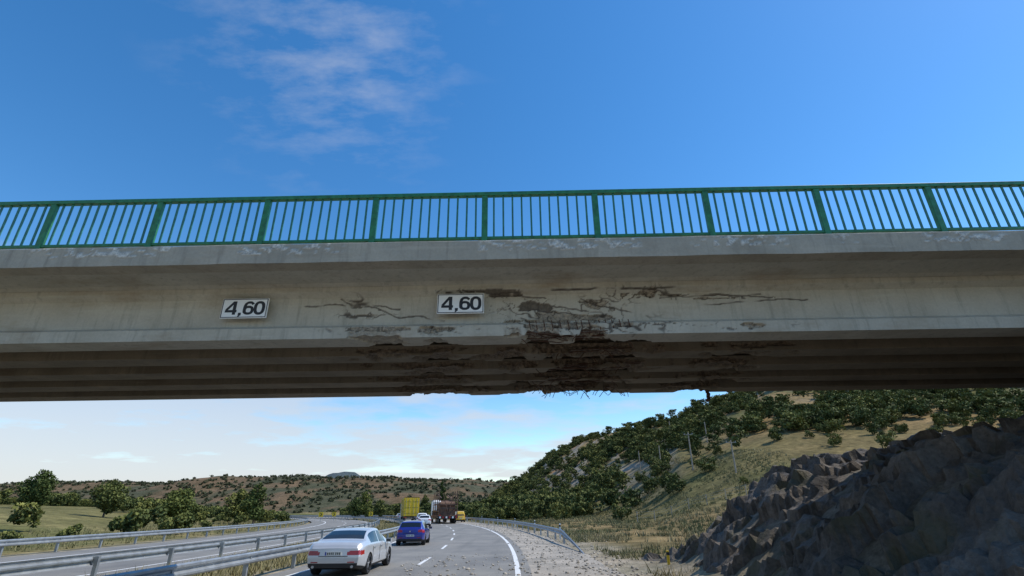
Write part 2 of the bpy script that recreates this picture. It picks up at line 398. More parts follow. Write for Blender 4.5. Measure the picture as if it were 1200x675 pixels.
for i in range(80):
    k=random.choice([0,0,1,2,3,4,4,4,4]);x=random.uniform(-.1,2.2)+k*.12;y=k*1.09+random.uniform(0,.4);z=BZ+.08
    p=Vector((x,y,z));dr=Vector((random.uniform(-1,1),random.uniform(-.4,.2),random.uniform(-.35,.05)));dr.normalize();pl=[p.copy()]
    for q in range(random.randint(3,8)):
        p=p+dr*.07;dr=(dr+Vector((random.uniform(-.4,.4),random.uniform(-.2,.2),random.uniform(-.45,.3)))).normalized();pl.append(p.copy())
        if p.z<BZ-.12: break
    L1.append(pl)
for i in range(34):
    k=random.choice([0,0,1,2,3,4]);x=random.uniform(-.1,1.2);y=k*1.09+random.uniform(.0,.45);z=BZ+random.uniform(.03,.1)
    L2.append([(x,y,z),(x+.5,y+.02,z-random.uniform(-.02,.04)),(x+random.uniform(.9,1.6),y,z+.02)])
for i in range(14):
    x=.3+i*.13+random.uniform(-.03,.03);L2.append([(x,.06,BZ+.03),(x+.02,.02,BZ+.12),(x,.05,BZ+.28)])
wires('exposed_rebar',L1,.007,M_rust,bridge);wires('exposed_tendons',L2,.009,M_rust,bridge)
mb=MB()
for q in range(5):
    mb.box((4.85+random.uniform(-.02,.02),4.75,BZ-.02-q*.05),(.07+random.uniform(-.02,.03),.07,.06),0,Euler((q,q*.7,q*1.3)).to_matrix())
mb.obj('hanging_concrete_fragment',[M_rust],bridge)
def railing(name,yl):
    e=empty(name,BM@Vector((0,yl,0)),BA)
    z0=zs+.345;SP=1.90
    mb=MB();mb.box((.5*(XL+XR),0,z0+.965),(XR-XL,.09,.07));mb.box((.5*(XL+XR),0,z0+.10),(XR-XL,.05,.05));
    px=-2.34-SP*16
    bl=MB()
    while px<XR:
        mb.box((px,0,z0+.465),(.10,.075,.93))
        mb.box((px,0,z0+.012),(.2,.16,.02))
        for i in range(1,12):
            x=px+SP*i/12+random.uniform(-.006,.006)
            if x<XR: bl.box((x,0,z0+.53),(.030,.022,.81),0,Matrix.Rotation(random.uniform(-.008,.008),3,'Y'))
        px+=SP
    mb.obj('rails_and_posts',[M_green],e,.006);bl.obj('balusters',[M_greenb],e)
    return e
railing('bridge_railing',-.78);railing('bridge_railing',5.9)
# clearance signs : digits drawn as thick strokes
def ribbon(mb,path,w,closed=False,y=-.018):
    n=len(path);b0=len(mb.v)
    for i in range(n):
        p=Vector(path[i]);a=Vector(path[(i-1)%n]) if (closed or i>0) else p;c=Vector(path[(i+1)%n]) if (closed or i<n-1) else p
        t=(c-a).normalized();nn=Vector((-t.y,t.x))
        ww=w if abs(t.y)>.7 else w*.85
        for sgn in(-1,1): q=p+nn*sgn*ww/2;mb.v.append(Vector((q.x,y,q.y)))
    for i in range(n if closed else n-1):
        j=(i+1)%n;mb.f.append((b0+2*i,b0+2*i+1,b0+2*j+1,b0+2*j));mb.m.append(0)
def ell(cx,cz,rx,rz,a0,a1,n=26,p=.8):
    out=[]
    for i in range(n):
        a=math.radians(a0+(a1-a0)*i/(n-1));c,s_=math.cos(a),math.sin(a)
        out.append((cx+rx*math.copysign(abs(c)**p,c),cz+rz*math.copysign(abs(s_)**p,s_)))
    return out
def clearance_sign(cx,cz):
    p=BM@Vector((cx,-.03,cz));e=empty('clearance_height_sign',p,BA)
    w,h=.82,.37
    mb=MB();mb.box((0,0,0),(w,.03,h));mb.obj('plate',[M_signw],e,.008)
    mb=MB();t=.012
    for (x,z,a,c) in ((0,h/2-.018,w-.024,t),(0,-h/2+.018,w-.024,t)): mb.box((x,-.017,z),(a,.004,c))
    for x in (-w/2+.018,w/2-.018): mb.box((x,-.0172,0),(t,.004,h-.05))
    mb.obj('border',[M_black],e)
    mb=MB();mb.box((-.25,.07,.0),(.05,.10,.3));mb.box((.25,.07,.0),(.05,.10,.3));mb.obj('brackets',[M_galv],e)
    mb=MB();s=.052
    ribbon(mb,[(-.175,-.12),(-.175,.13)],s*1.1);ribbon(mb,[(-.19,.115),(-.315,-.035)],s*.85,y=-.0185);ribbon(mb,[(-.335,-.055),(-.13,-.055)],s,y=-.019)
    ribbon(mb,[(-.07,-.085),(-.07,-.135)],s);ribbon(mb,[(-.066,-.13),(-.095,-.165)],s*.4,y=-.0185)
    ribbon(mb,ell(.075,-.04,.068,.062,0,360,29)[:-1],s,True)
    ribbon(mb,ell(.085,-.02,.082,.125,205,68,16),s*1.0,y=-.0188);ribbon(mb,ell(.085,-.0,.075,.105,110,35,8),s*.9,y=-.0192)
    ribbon(mb,ell(.265,.0,.072,.105,0,360,33)[:-1],s*1.05,True)
    mb.obj('digits',[M_black],e)
clearance_sign(-.90,BZ+.59);clearance_sign(-4.70,BZ+.57)
# ------------------------------------------------------------------ rock outcrop (right cutting)
def rock_face():
    xs=np.arange(4.4,19,.12);ys=np.arange(-4,27,.12)
    X,Y=np.meshgrid(xs,ys)
    Z=height(X,Y)
    def cells(sc,seed):
        px=X*sc;py=(Y+Z*.7)*sc*.8;best=np.full(X.shape,9.);val=np.zeros(X.shape)
        ix=np.floor(px);iy=np.floor(py)
        for dx in(-1,0,1):
            for dy in(-1,0,1):
                cx=ix+dx+_h(ix+dx,iy+dy,seed);cy=iy+dy+_h(ix+dx,iy+dy,seed+1)
                dd=(cx-px)**2+(cy-py)**2;hv=_h(ix+dx,iy+dy,seed+2)
                sx=_h(ix+dx,iy+dy,seed+3)-.5;sy=_h(ix+dx,iy+dy,seed+4)-.5
                v=hv+ (px-cx)*sx*1.2+(py-cy)*sy*1.2
                val=np.where(dd<best,v,val);best=np.minimum(best,dd)
        return val
    dsp=(cells(1.3,201)-.5)*.45+(cells(3.,211)-.5)*.22+(fbm(X*3,Y*3,221,3)-.5)*.14
    msk=sst(4.8,6.0,X)*(1-sst(23,25.5,Y))
    Z=Z+ (dsp+.12)*msk-.12*(1-msk)
    X2=X-dsp*.45*msk
    n=len(xs);V=np.stack([X2.ravel(),Y.ravel(),Z.ravel()],1)
    i,j=np.meshgrid(np.arange(len(xs)-1),np.arange(len(ys)-1));a=(j*n+i).ravel()
    m,nt,b=mat('rock');tc=nt.nodes.new('ShaderNodeTexCoord').outputs['Object']
    n1=noise(nt,tc,1.2,5,.65);n2=noise(nt,tc,11,4,.7)
    c=mixc(nt,ramp(nt,n1,.35,.65),(.08,.068,.056),(.18,.15,.12))
    c=mixc(nt,.7,c,ramp(nt,n2,.3,.7,(.45,.45,.45),(1.3,1.3,1.3)),'MULTIPLY')
    c=mixc(nt,ramp(nt,noise(nt,tc,.8,4),.54,.66,(0,0,0),(.6,.6,.6)),c,(.09,.085,.04))
    nt.links.new(c,b.inputs['Base Color']);b.inputs['Roughness'].default_value=.95;bump(nt,b,n2,.9,.06)
    mkobj('rock_outcrop',V,np.stack([a,a+1,a+n+1,a+n],1),m)
rock_face()
# ------------------------------------------------------------------ rubble
def rubble(name,pts,smin,smax,material):
    v=[];f=[]
    ico=[(0,0,1),(.89,0,.45),(.28,.85,.45),(-.72,.53,.45),(-.72,-.53,.45),(.28,-.85,.45),(.72,.53,-.45),(-.28,.85,-.45),(-.89,0,-.45),(-.28,-.85,-.45),(.72,-.53,-.45),(0,0,-1)]
    fc=[(0,1,2),(0,2,3),(0,3,4),(0,4,5),(0,5,1),(1,6,2),(2,7,3),(3,8,4),(4,9,5),(5,10,1),(6,7,2),(7,8,3),(8,9,4),(9,10,5),(10,6,1),(6,11,7),(7,11,8),(8,11,9),(9,11,10),(10,11,6)]
    for (x,y,z) in pts:
        s_=smin+(smax-smin)*random.random()**4;b_=len(v);q=Euler((random.random()*6,random.random()*6,random.random()*6)).to_matrix()
        for p in ico:
            k=s_*random.uniform(.6,1.2);pp=q@Vector(p);v.append((x+pp.x*k,y+pp.y*k,z+s_*.3+pp.z*k*.6))
        f+=[tuple(b_+i for i in t) for t in fc]
    mkobj(name,v,f,material)
pts=[]
for i in range(4200):
    s_=random.uniform(-8,70);dd=random.choice([random.gauss(2.6,1.1),random.gauss(3.8,1.0),random.uniform(-.3,3)])
    if dd<.25 and random.random()<.5: continue
    x,y=RW(dd,s_);pts.append((x,y,0.))
for i in range(1800):
    s_=random.uniform(-12,10)-abs(random.gauss(0,2));x,y=RW(random.uniform(-4.5,4.5),s_);pts.append((x,y,0))
rubble('gravel_rubble',pts,.01,.085,simple('rubble_stone',(.36,.32,.26),.95,0,.35,3))
# ------------------------------------------------------------------ foliage
def leaf_mat(name,c0,c1):
    m,nt,b=mat(name)
    at=nt.nodes.new('ShaderNodeAttribute');at.attribute_name='tint'
    oi=nt.nodes.new('ShaderNodeObjectInfo')
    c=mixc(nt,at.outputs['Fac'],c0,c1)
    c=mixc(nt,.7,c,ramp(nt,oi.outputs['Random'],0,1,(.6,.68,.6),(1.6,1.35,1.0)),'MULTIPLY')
    nt.links.new(c,b.inputs['Base Color']);b.inputs['Roughness'].default_value=.8;b.inputs['Specular IOR Level'].default_value=.2
    return m
M_oak=leaf_mat('oak_foliage',(.05,.07,.025),(.17,.19,.06))
M_scrub=leaf_mat('far_scrub_foliage',(.055,.062,.037),(.12,.125,.065))
M_lite=leaf_mat('poplar_foliage',(.06,.085,.025),(.16,.19,.06))
nrm=lambda q:q/np.linalg.norm(q,axis=1,keepdims=True)
def quads(c,a,size,r):
    n=len(c);u=nrm(np.cross(a,r.normal(size=(n,3))));w=np.cross(a,u)
    s_=(size*r.uniform(.6,1.4,(n,1)))*.5
    return np.stack([c+u*p*s_+w*q2*s_ for (p,q2) in((-1,-.6),(1,-.5),(.8,.7),(-.7,.6))],1).reshape(-1,3)
def leaves(name,blobs,n,size,material,seed):
    r=np.random.default_rng(seed)
    B=np.array(blobs);bw=B[:,3]**2;bw=bw/bw.sum();ch=r.choice(len(B),n,p=bw)
    dv=nrm(r.normal(size=(n,3)));q=r.uniform(.35,1.1,(n,1))**.5
    c=B[ch,:3]+dv*B[ch][:,[3,3,4]]*q
    a=nrm(r.normal(size=(n,3))+dv*.6);V=quads(c,a,size,r)
    F=np.arange(n*4).reshape(-1,4)
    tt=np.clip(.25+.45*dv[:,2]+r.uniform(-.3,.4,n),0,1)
    o=mkobj(name,V,F,material)
    A=o.data.attributes.new('tint','FLOAT','POINT');A.data.foreach_set('value',np.repeat(tt,4).astype(np.float32));return o
def rblobs(seed,n,Rr,H,h0):
    r=random.Random(seed);out=[]
    for i in range(n):
        a=r.random()*6.28;q=r.random()**.6*Rr*.7;z=h0+(H-h0)*r.uniform(.2,.85)
        rr=r.uniform(.28,.5)*Rr*(1-.3*(z/H));out.append((q*math.cos(a),q*math.sin(a),z,rr,rr*r.uniform(.7,.95)))
    return out
def trunk(name,H,r,limbs,seed,parent):
    rr=random.Random(seed);mb=MB()
    segs=4;prev=Vector((0,0,-.3));pr=r
    for i in range(segs):
        q=Vector((rr.uniform(-.1,.1)*i,rr.uniform(-.1,.1)*i,H*(i+1)/segs));nr=r*(1-.8*(i+1)/segs);mb.cyl(prev,q,pr,nr,7);
        for k in range(limbs):
            a=rr.random()*6.28;l=H*.35*rr.uniform(.6,1);mb.cyl(q,q+Vector((math.cos(a)*l*.8,math.sin(a)*l*.8,l*.5)),nr*.6,nr*.15,5)
        prev=q;pr=nr
    return mb.obj(name,[M_bark],parent)
def instancer(name,pts,children):
    v=[];f=[]
    for (x,y,z,s_,a) in pts:
        c,sn=math.cos(a)*s_/2,math.sin(a)*s_/2;b_=len(v)
        for (p,q) in((-1,-1),(1,-1),(1,1),(-1,1)): v.append((x+p*c-q*sn,y+p*sn+q*c,z))
        f.append((b_,b_+1,b_+2,b_+3))
    o=mkobj(name,v,f,M_bark);o.instance_type='FACES';o.use_instance_faces_scale=True;o.show_instancer_for_render=False;o.show_instancer_for_viewport=False
    for c in children: c.parent=o
    return o
cand=[[],[],[],[]]
N=12000
yy=np.array([random.uniform(0,1)**.8 for _ in range(N)])*300+45
phx=rng.uniform(-.08,1.15,N)
xx=phx*yy
dd,ss=RC(xx,yy);dn=fbm(xx*.03,yy*.03,301,4);dn2=fbm(xx*.1,yy*.1,302,3)
HZ=height(xx,yy)
for i in range(N):
    if dd[i]<9: continue
    y0=np.clip(38+120*(1-phx[i]/.3),34,170)
    if yy[i]<y0*.95 and not (phx[i]<.18 and yy[i]>85): continue
    p=sst(.42,.53,dn[i]*.6+dn2[i]*.4)
    p=.10+.80*p
    if phx[i]>.2: p*=sst(55,130,yy[i])*.9+.04
    if phx[i]<.22 and yy[i]<260: p=min(1,p*1.35)
    if random.random()<p*.8:
        s_=random.uniform(.3,1.1)*(1. if yy[i]>90 else .7)
        cand[random.randrange(4)].append((xx[i],yy[i],HZ[i]-.15*s_,s_,random.random()*6.28))
for i in range(300):
    s_=random.uniform(80,240);x,y=RW(random.uniform(7,26),s_);s2=random.uniform(.5,1.0)
    cand[random.randrange(4)].append((x,y,hz(x,y)-.15,s2,random.random()*6.28))
for k in range(4):
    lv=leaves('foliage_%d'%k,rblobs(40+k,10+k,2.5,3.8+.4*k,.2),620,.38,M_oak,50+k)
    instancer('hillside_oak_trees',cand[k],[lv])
# far ridge scrub: one merged mesh
nn_=9000
xx=rng.uniform(-900,420,nn_);yy=rng.uniform(395,760,nn_);HZ=height(xx,yy);dn=fbm(xx*.02,yy*.02,311,4)
keep=rng.uniform(0,1,nn_)<.25+.75*sst(.40,.56,dn);xx=xx[keep];yy=yy[keep];HZ=HZ[keep];sc=rng.uniform(.3,.95,len(xx))**1.2
K=34
dv=nrm(rng.normal(size=(len(xx)*K,3)));c=np.repeat(np.stack([xx,yy,HZ+1.3*sc],1),K,0)+dv*np.array((3.,3.,2.))*np.repeat(sc,K)[:,None]*rng.uniform(.4,1,(len(xx)*K,1))
V=quads(c,nrm(rng.normal(size=c.shape)+dv*.6),1.6*.8,rng);F=np.arange(len(V)).reshape(-1,4)
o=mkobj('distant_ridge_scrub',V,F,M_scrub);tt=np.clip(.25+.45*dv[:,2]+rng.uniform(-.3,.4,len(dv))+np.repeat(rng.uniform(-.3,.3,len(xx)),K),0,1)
A=o.data.attributes.new('tint','FLOAT','POINT');A.data.foreach_set('value',np.repeat(tt,4).astype(np.float32))
cl=[]
for i in range(1300):
    s_=random.uniform(0,330);x,y=RW(random.uniform(-120,-30),s_)
    if float(fbm(x*.04,y*.04,321))>.36: cl.append((x,y,hz(x,y)-.1,random.uniform(.3,.9),random.random()*6))
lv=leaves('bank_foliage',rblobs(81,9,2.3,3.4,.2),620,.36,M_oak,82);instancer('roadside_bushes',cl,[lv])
def tree(name,x,y,H,Rr,material,seed,n=3200,size=.3,narrow=False,h0=.18):
    z=hz(x,y);e=empty(name,(x,y,z),random.random()*6)
    trunk('trunk_and_limbs',H*.8,H*.028,3,seed,e)
    r=random.Random(seed);bl=[]
    nb=16 if narrow else 22
    for i in range(nb):
        t=(i+.5)/nb;zz=H*(h0+(1-h0)*t*.93);env=Rr*math.sin(math.pi*min(1,(t*.85+.13)))**.7
        a=r.random()*6.28;q=env*r.uniform(.2,.65);rr=env*r.uniform(.35,.55)
        bl.append((q*math.cos(a),q*math.sin(a),zz,rr,rr*(1.3 if narrow else .8)))
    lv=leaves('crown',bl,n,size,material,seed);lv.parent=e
def bx_(u,Y): return Y*(u-600)/600/1.065
tree('roadside_tree',bx_(430,150),150,8.2,2.6,M_lite,5,2600,.32)
tree('roadside_tree',bx_(418,160),160,6.4,2.6,M_lite,6,2200,.32)
tree('roadside_tree',bx_(446,172),172,6.0,2.3,M_oak,7,2000,.32)
tree('poplar_tree',bx_(517,190),190,12.5,1.5,M_lite,8,2600,.34,True,.1)
tree('poplar_tree',bx_(497,200),200,7.5,2.2,M_oak,9,1800,.34)
tree('bank_tree',bx_(303,82),82,6.4,2.0,M_lite,10,3200,.26)
tree('bank_tree',bx_(285,90),90,5.6,2.4,M_oak,11,3600,.26)
tree('bank_tree',bx_(215,84),84,5.0,2.6,M_lite,12,3600,.26)
tree('bank_tree',bx_(130,78),78,5.2,2.8,M_oak,13,3600,.26)
tree('bank_tree',bx_(45,86),86,6.,3.0,M_lite,14,3600,.28)
m,nt,b=mat('dry_grass');at=nt.nodes.new('ShaderNodeAttribute');at.attribute_name='tint'
nt.links.new(mixc(nt,at.outputs['Fac'],(.12,.13,.05),(.35,.28,.14)),b.inputs['Base Color']);b.inputs['Roughness'].default_value=.9;M_grass=m
def grass(name,pts,hgt):
    v=[];f=[];t=[]
    for (x,y,z,g) in pts:
        hh_=hgt*random.uniform(.35,1.15)
        for k in range(6):
            a=random.random()*6.28;h=hh_*random.uniform(.4,1.2);w=.018*random.uniform(.7,1.4)*(1+y/50);l=h*random.uniform(.1,.9)
            bx=x+random.uniform(-.18,.18);by=y+random.uniform(-.18,.18);b_=len(v)
            ca,sa=math.cos(a),math.sin(a);c2=random.uniform(-1,1);s2=random.choice((-1,1))*math.sqrt(1-c2*c2)
            v+=[(bx-w*c2,by-w*s2,z-.03),(bx+w*c2,by+w*s2,z-.03),(bx+ca*l,by+sa*l,z+h)]
            f.append((b_,b_+1,b_+2));t+=[g*.7,g*.7,g]
    o=mkobj(name,v,f,M_grass);A=o.data.attributes.new('tint','FLOAT','POINT');A.data.foreach_set('value',np.array(t,dtype=np.float32))
n=17000
S=rng.uniform(-2,85,n)**1.0;D=4.3+rng.uniform(0,1,n)**1.3*42
XY=np.array([RW(D[i],S[i]) for i in range(n)]);Zg=height(XY[:,0],XY[:,1])
g1=fbm(XY[:,0]*.35,XY[:,1]*.35,401,3);g2=fbm(XY[:,0]*.12,XY[:,1]*.12,402,3)
pts=[(XY[i,0],XY[i,1],Zg[i],float(np.clip((g2[i]-.35)*2.4+random.uniform(-.2,.3),0,1))) for i in range(n) if g1[i]>.43+.1*(D[i]<6.5) and not(XY[i,1]<24 and XY[i,0]>5.3)]
grass('dry_grass',pts,.40)
pts=[]
for i in range(6500):
    s_=random.uniform(-5,150);dd_=random.uniform(-13,-8.9)
    if dd_>-8.7+widen(s_): continue
    x,y=RW(dd_,s_)
    if float(vnoise(x*.6,y*.3,5))>.3: pts.append((x,y,-.04,random.uniform(.2,.9)))
A_=[RW(random.uniform(-40,-27),random.uniform(-5,160)) for i in range(3500)]
A_=np.array(A_);Zg=height(A_[:,0],A_[:,1]);pts+=[(A_[i,0],A_[i,1],Zg[i],random.uniform(.1,.7)) for i in range(3500)]
grass('median_grass',pts,.36)
# ------------------------------------------------------------------ cars
def wheel(mb,cx,cy,r,side,w=.22):
    n=28;o=len(mb.v)
    pf=[(-w/2,.58*r),(-w/2,.93*r),(-w/2+.03,r),(w/2-.03,r),(w/2,.93*r),(w/2,.68*r)]
    for i in range(n):
        a=2*math.pi*i/n
        for (px,pr) in pf: mb.v.append(Vector((cx+side*px,cy+pr*math.cos(a),r+pr*math.sin(a))))
    P=len(pf)
    for i in range(n):
        j=(i+1)%n
        for k in range(P-1):
            mb.f.append((o+i*P+k,o+j*P+k,o+j*P+k+1,o+i*P+k+1));mb.m.append(0)
    xo=cx+side*(w/2-.025)
    mb.cyl((xo-side*.12,cy,r),(xo-side*.03,cy,r),.66*r,.66*r,20,2)
    mb.cyl((xo-side*.02,cy,r),(xo,cy,r),.16*r,.14*r,12,1)
    for k in range(5):
        a=k*2*math.pi/5+.3
        mb.box((xo-side*.012,cy+.36*r*math.cos(a),r+.36*r*math.sin(a)),(.02,.6*r,.13*r),1,Matrix.Rotation(a,3,'X'))
    o=len(mb.v)
    for i in range(n):
        a=2*math.pi*i/n
        for pr in (.62*r,.69*r): mb.v.append(Vector((xo+side*.008,cy+pr*math.cos(a),r+pr*math.sin(a))))
    for i in range(n):
        j=(i+1)%n;mb.f.append((o+2*i,o+2*j,o+2*j+1,o+2*i+1));mb.m.append(1)
def car(name,loc,rz,body,sp):
    e=empty(name,loc,rz)
    Ln,W=sp['L'],sp['W'];w0=W/2
    ty,tz=zip(*sp['top']);by,bz=zip(*sp['belt'])
    st=sorted(set([round(x,3) for x in list(np.linspace(0,.6,26))+list(np.linspace(.6,Ln-.5,90))+list(np.linspace(Ln-.5,Ln,16))]))
    KA,KB,KC=16,12,14
    rows=[];info=[]
    for y in st:
        top=float(np.interp(y,ty,tz));belt=min(float(np.interp(y,by,bz)),top-.015)
        e0=min(y,.5)/.5;e1=min(Ln-y,.8)/.8
        wf=(1-.13*(1-e0)**2.5)*(1-.20*(1-e1)**2.2);w=w0*wf
        zl=.20+.10*(1-min(y,.5)/.5)+.03*(1-min(Ln-y,.6)/.6)
        fr=.93-.21*min(1,(top-belt)/.42)
        zz=[zl+(belt-zl)*k/KA for k in range(KA+1)]+[belt+(top-belt)*k/KB for k in range(1,KB+1)]
        hh=belt-zl
        pz=[zl,zl+.07,zl+.22,zl+hh*.55,belt-.06,belt,top-.05*min(1,(top-belt)/.3),top]
        px=[.86,.955,.985,1.,.975,.945,fr,fr*.9]
        pz=list(np.maximum.accumulate(pz))
        half=[(float(np.interp(z,pz,px))*w,z) for z in zz]
        def yo(z):
            r_=.14*max(0,z-.62)*(1-min(y,.6)/.6) + (.05*max(0,.5-z))*(1-min(y,.4)/.4)
            f_=-.25*max(0,z-.45)*(1-min(Ln-y,.6)/.6)
            return y+r_+f_
        row=[(-x,yo(z),z) for x,z in half]
        xt,zt=half[-1]
        for k in range(1,KC): 
            t=-1+2*k/KC;row.append((xt*t,yo(zt),zt+.022*(1-t*t)*min(1,w)))
        row+=[(x,yo(z),z) for x,z in half[::-1]]
        rows.append(row);info.append((y,top,belt))
    P=len(rows[0]);V=[p for r_ in rows for p in r_];F=[];Mi=[]
    nh=KA+KB+1
    for i in range(len(rows)-1):
        ym=(info[i][0]+info[i+1][0])/2;tp=(info[i][1]+info[i+1][1])/2;bl=(info[i][2]+info[i+1][2])/2
        for j in range(P):
            j2=(j+1)%P;F.append((i*P+j,i*P+j2,(i+1)*P+j2,(i+1)*P+j))
            k=j if j<nh-1 else (P-2-j if j>=P-nh else -1)
            mi=0
            if j==P-1: mi=2
            elif k==-1:
                if any(a<ym<b_ for a,b_ in sp['topglass']): mi=1
            else:
                if k>=KA+1 and k<KA+KB-2 and any(a<ym<b_ for a,b_ in sp['sideglass']) and tp-bl>.12: mi=1
                zc=V[i*P+j][2]
                if k<2: mi=2
                if ym<.30 and sp['tl'][0]<zc<sp['tl'][1]: mi=3
            Mi.append(mi)
    for end,(r_,fl) in enumerate(((rows[0],False),(rows[-1],True))):
        left=r_[:nh];right=r_[::-1][:nh];NC=22;b0=len(V)
        for k in range(nh):
            for c in range(NC+1):
                t=c/NC;x=left[k][0]*(1-t)+right[k][0]*t
                V.append((x,left[k][1]-(0.05*(1-(2*t-1)**2) if not fl else -.06*(1-(2*t-1)**2))*(1 if 0<c<NC else 0),left[k][2]))
        for k in range(nh-1):
            for c in range(NC):
                a=b0+k*(NC+1)+c;q=(a,a+1,a+NC+2,a+NC+1);F.append(q if not fl else q[::-1])
                xm=sum(V[t][0] for t in q)/4;zm=sum(V[t][2] for t in q)/4;mi=0
                if not fl:
                    if zm<sp.get('dk',.42): mi=2
                    if sp['tl'][0]<zm<sp['tl'][1] and abs(xm)>w0*sp.get('tlx',.5): mi=3
                    if abs(xm)<w0*.7 and sp.get('rg') and sp['rg'][0]<zm<sp['rg'][1]: mi=1
                else:
                    if .3<zm<.5 and abs(xm)<w0*.6: mi=2
                    if .5<zm<.62 and abs(xm)>w0*.5: mi=5
                Mi.append(mi)
    me=bpy.data.meshes.new('body');me.from_pydata(V,[],F)
    for m_ in (body,M_glass,M_dark,M_red,M_plate,M_rim): me.materials.append(m_)
    me.polygons.foreach_set('material_index',np.array(Mi,dtype=np.int32));
    bm=bmesh.new();bm.from_mesh(me);bmesh.ops.remove_doubles(bm,verts=bm.verts,dist=.0008);bmesh.ops.holes_fill(bm,edges=[e_ for e_ in bm.edges if e_.is_boundary],sides=60)
    bmesh.ops.recalc_face_normals(bm,faces=bm.faces)
    for f_ in bm.faces: f_.smooth=True
    bm.to_mesh(me);bm.free()
    ob=bpy.data.objects.new('body',me);COL.objects.link(ob)
    r=sp['r'];cut=MB()
    for wy in sp['wy']:
        for sd in(-1,1): cut.cyl((sd*(w0-.26),wy,r),(sd*(w0+.2),wy,r),r+.045,r+.045,32,0)
    co=cut.obj('cut',[M_dark]);
    md=ob.modifiers.new('bo','BOOLEAN');md.operation='DIFFERENCE';md.object=co;md.solver='EXACT';md.material_mode='TRANSFER'
    dg=bpy.context.evaluated_depsgraph_get();m2=bpy.data.meshes.new_from_object(ob.evaluated_get(dg));
    ob.modifiers.clear()
    if len(m2.polygons)>500: ob.data=m2
    try: m2.set_sharp_from_angle(angle=math.radians(38))
    except Exception as ex: pass
    bpy.data.objects.remove(co);ob.parent=e
    mb=MB()
    for wy in sp['wy']:
        for sd in(-1,1): wheel(mb,sd*(w0-.115),wy,r,sd)
    mb.obj('wheels',[M_tyre,M_rim,M_dark],e)
    mb=MB();pz=sp['pz']
    mb.box((0,-.062+.14*max(0,pz-.62),pz),(.52,.02,.115),0);mb.box((-.235,-.073+.14*max(0,pz-.62),pz),(.04,.004,.11),1);
    for k in range(7): mb.box((-.17+k*.058+(.03 if k>3 else 0),-.0735+.14*max(0,pz-.62),pz),(.03,.004,.07),2)
    mb.obj('number_plate',[M_plate,simple('plate_blue',(.02,.06,.4)),M_black],e)
    mb=MB()
    for sd in(-1,1):
        mb.box((sd*(w0+.09),sp['mir'][0],sp['mir'][1]),(.2,.11,.14),0)
        mb.box((sd*(w0+.09),sp['mir'][0]-.058,sp['mir'][1]),(.16,.006,.1),1)
        if sp.get('exh'): mb.cyl((sd*.62,-.02,.33),(sd*.62,.12,.33),.045,.045,10,2)
        mb.box((sd*w0*.62,-.028,.47),(.22,.02,.03),3)
    mb.obj('mirrors_and_trim',[body,M_glass,M_rim,M_red],e,.01)
    mb=MB();y0,z0=sp['lid'];mb.box((0,-.045,z0),(W*.5,.02,.018),0);mb.cyl((0,-.052,z0+.1),(0,-.04,z0+.1),.04,.04,12,1)
    for yd in sp['seams']:
        for sd in(-1,1): mb.box((sd*(w0*.998),yd,.62),(.012,.012,.52),0)
    for yd in sp['handles']:
        for sd in(-1,1): mb.box((sd*(w0*.985+.012),yd,.84),(.03,.17,.025),1)
    mb.obj('seams_and_badge',[M_dark,M_rim],e)
    return e
sedan=dict(L=4.93,W=1.87,dk=.44,top=[(0,.90),(.05,.99),(.16,1.06),(.45,1.095),(.72,1.11),(1.1,1.27),(1.5,1.40),(1.95,1.465),(2.4,1.475),(2.8,1.45),(3.1,1.37),(3.68,1.03),(4.3,.93),(4.7,.82),(4.93,.62)],
 belt=[(0,.86),(.2,.96),(.8,.985),(3.6,.92),(4.4,.80),(4.93,.55)],topglass=[(.80,1.52),(3.02,3.62)],sideglass=[(1.2,2.28),(2.36,3.3)],tl=(.70,.84),tlx=.5,r=.335,wy=[.98,3.95],pz=.74,mir=(3.25,.99),exh=True,lid=(0,.655),seams=[1.35,2.32,3.42],handles=[1.6,2.55])
hatch=dict(L=4.06,W=1.75,top=[(0,.95),(.03,1.02),(.1,1.12),(.33,1.34),(.5,1.41),(1.1,1.445),(1.8,1.45),(2.2,1.42),(2.45,1.34),(3.1,1.0),(3.6,.9),(3.9,.78),(4.06,.6)],
 belt=[(0,.9),(.4,.97),(3.0,.90),(3.6,.80),(4.06,.53)],topglass=[(.06,.34),(2.36,3.02)],sideglass=[(.65,1.5),(1.58,2.7)],tl=(.78,.94),tlx=.56,r=.31,wy=[.72,3.2],pz=.60,mir=(2.65,.98),lid=(0,.74),seams=[.95,1.54,2.75],handles=[1.15,1.9])
suv=dict(L=4.3,W=1.8,top=[(0,1.0),(.03,1.1),(.12,1.3),(.3,1.52),(.5,1.6),(1.2,1.63),(2.0,1.62),(2.4,1.55),(3.1,1.12),(3.8,1.02),(4.15,.9),(4.3,.7)],
 belt=[(0,.98),(.4,1.05),(3.0,1.0),(3.7,.9),(4.3,.62)],topglass=[(.05,.29),(2.4,3.03)],sideglass=[(.45,1.5),(1.58,2.75)],tl=(.85,1.05),tlx=.62,r=.34,wy=[.8,3.4],pz=.72,mir=(2.8,1.08),lid=(0,.8),seams=[.95,1.54,2.85],handles=[1.15,1.9])
van=dict(L=4.3,W=1.82,top=[(0,1.35),(.02,1.5),(.06,1.65),(.16,1.78),(.5,1.83),(2.0,1.84),(2.5,1.78),(2.75,1.65),(3.3,1.15),(3.8,1.05),(4.15,.9),(4.3,.7)],
 belt=[(0,1.02),(.4,1.08),(3.0,1.04),(3.7,.93),(4.3,.62)],topglass=[(2.6,3.22)],sideglass=[(.5,1.5),(1.6,3.0)],tl=(.8,1.2),tlx=.82,rg=(1.1,1.32),r=.32,wy=[.8,3.45],pz=.62,mir=(2.9,1.1),lid=(0,.9),seams=[.95,1.54,2.95],handles=[1.15,1.9])
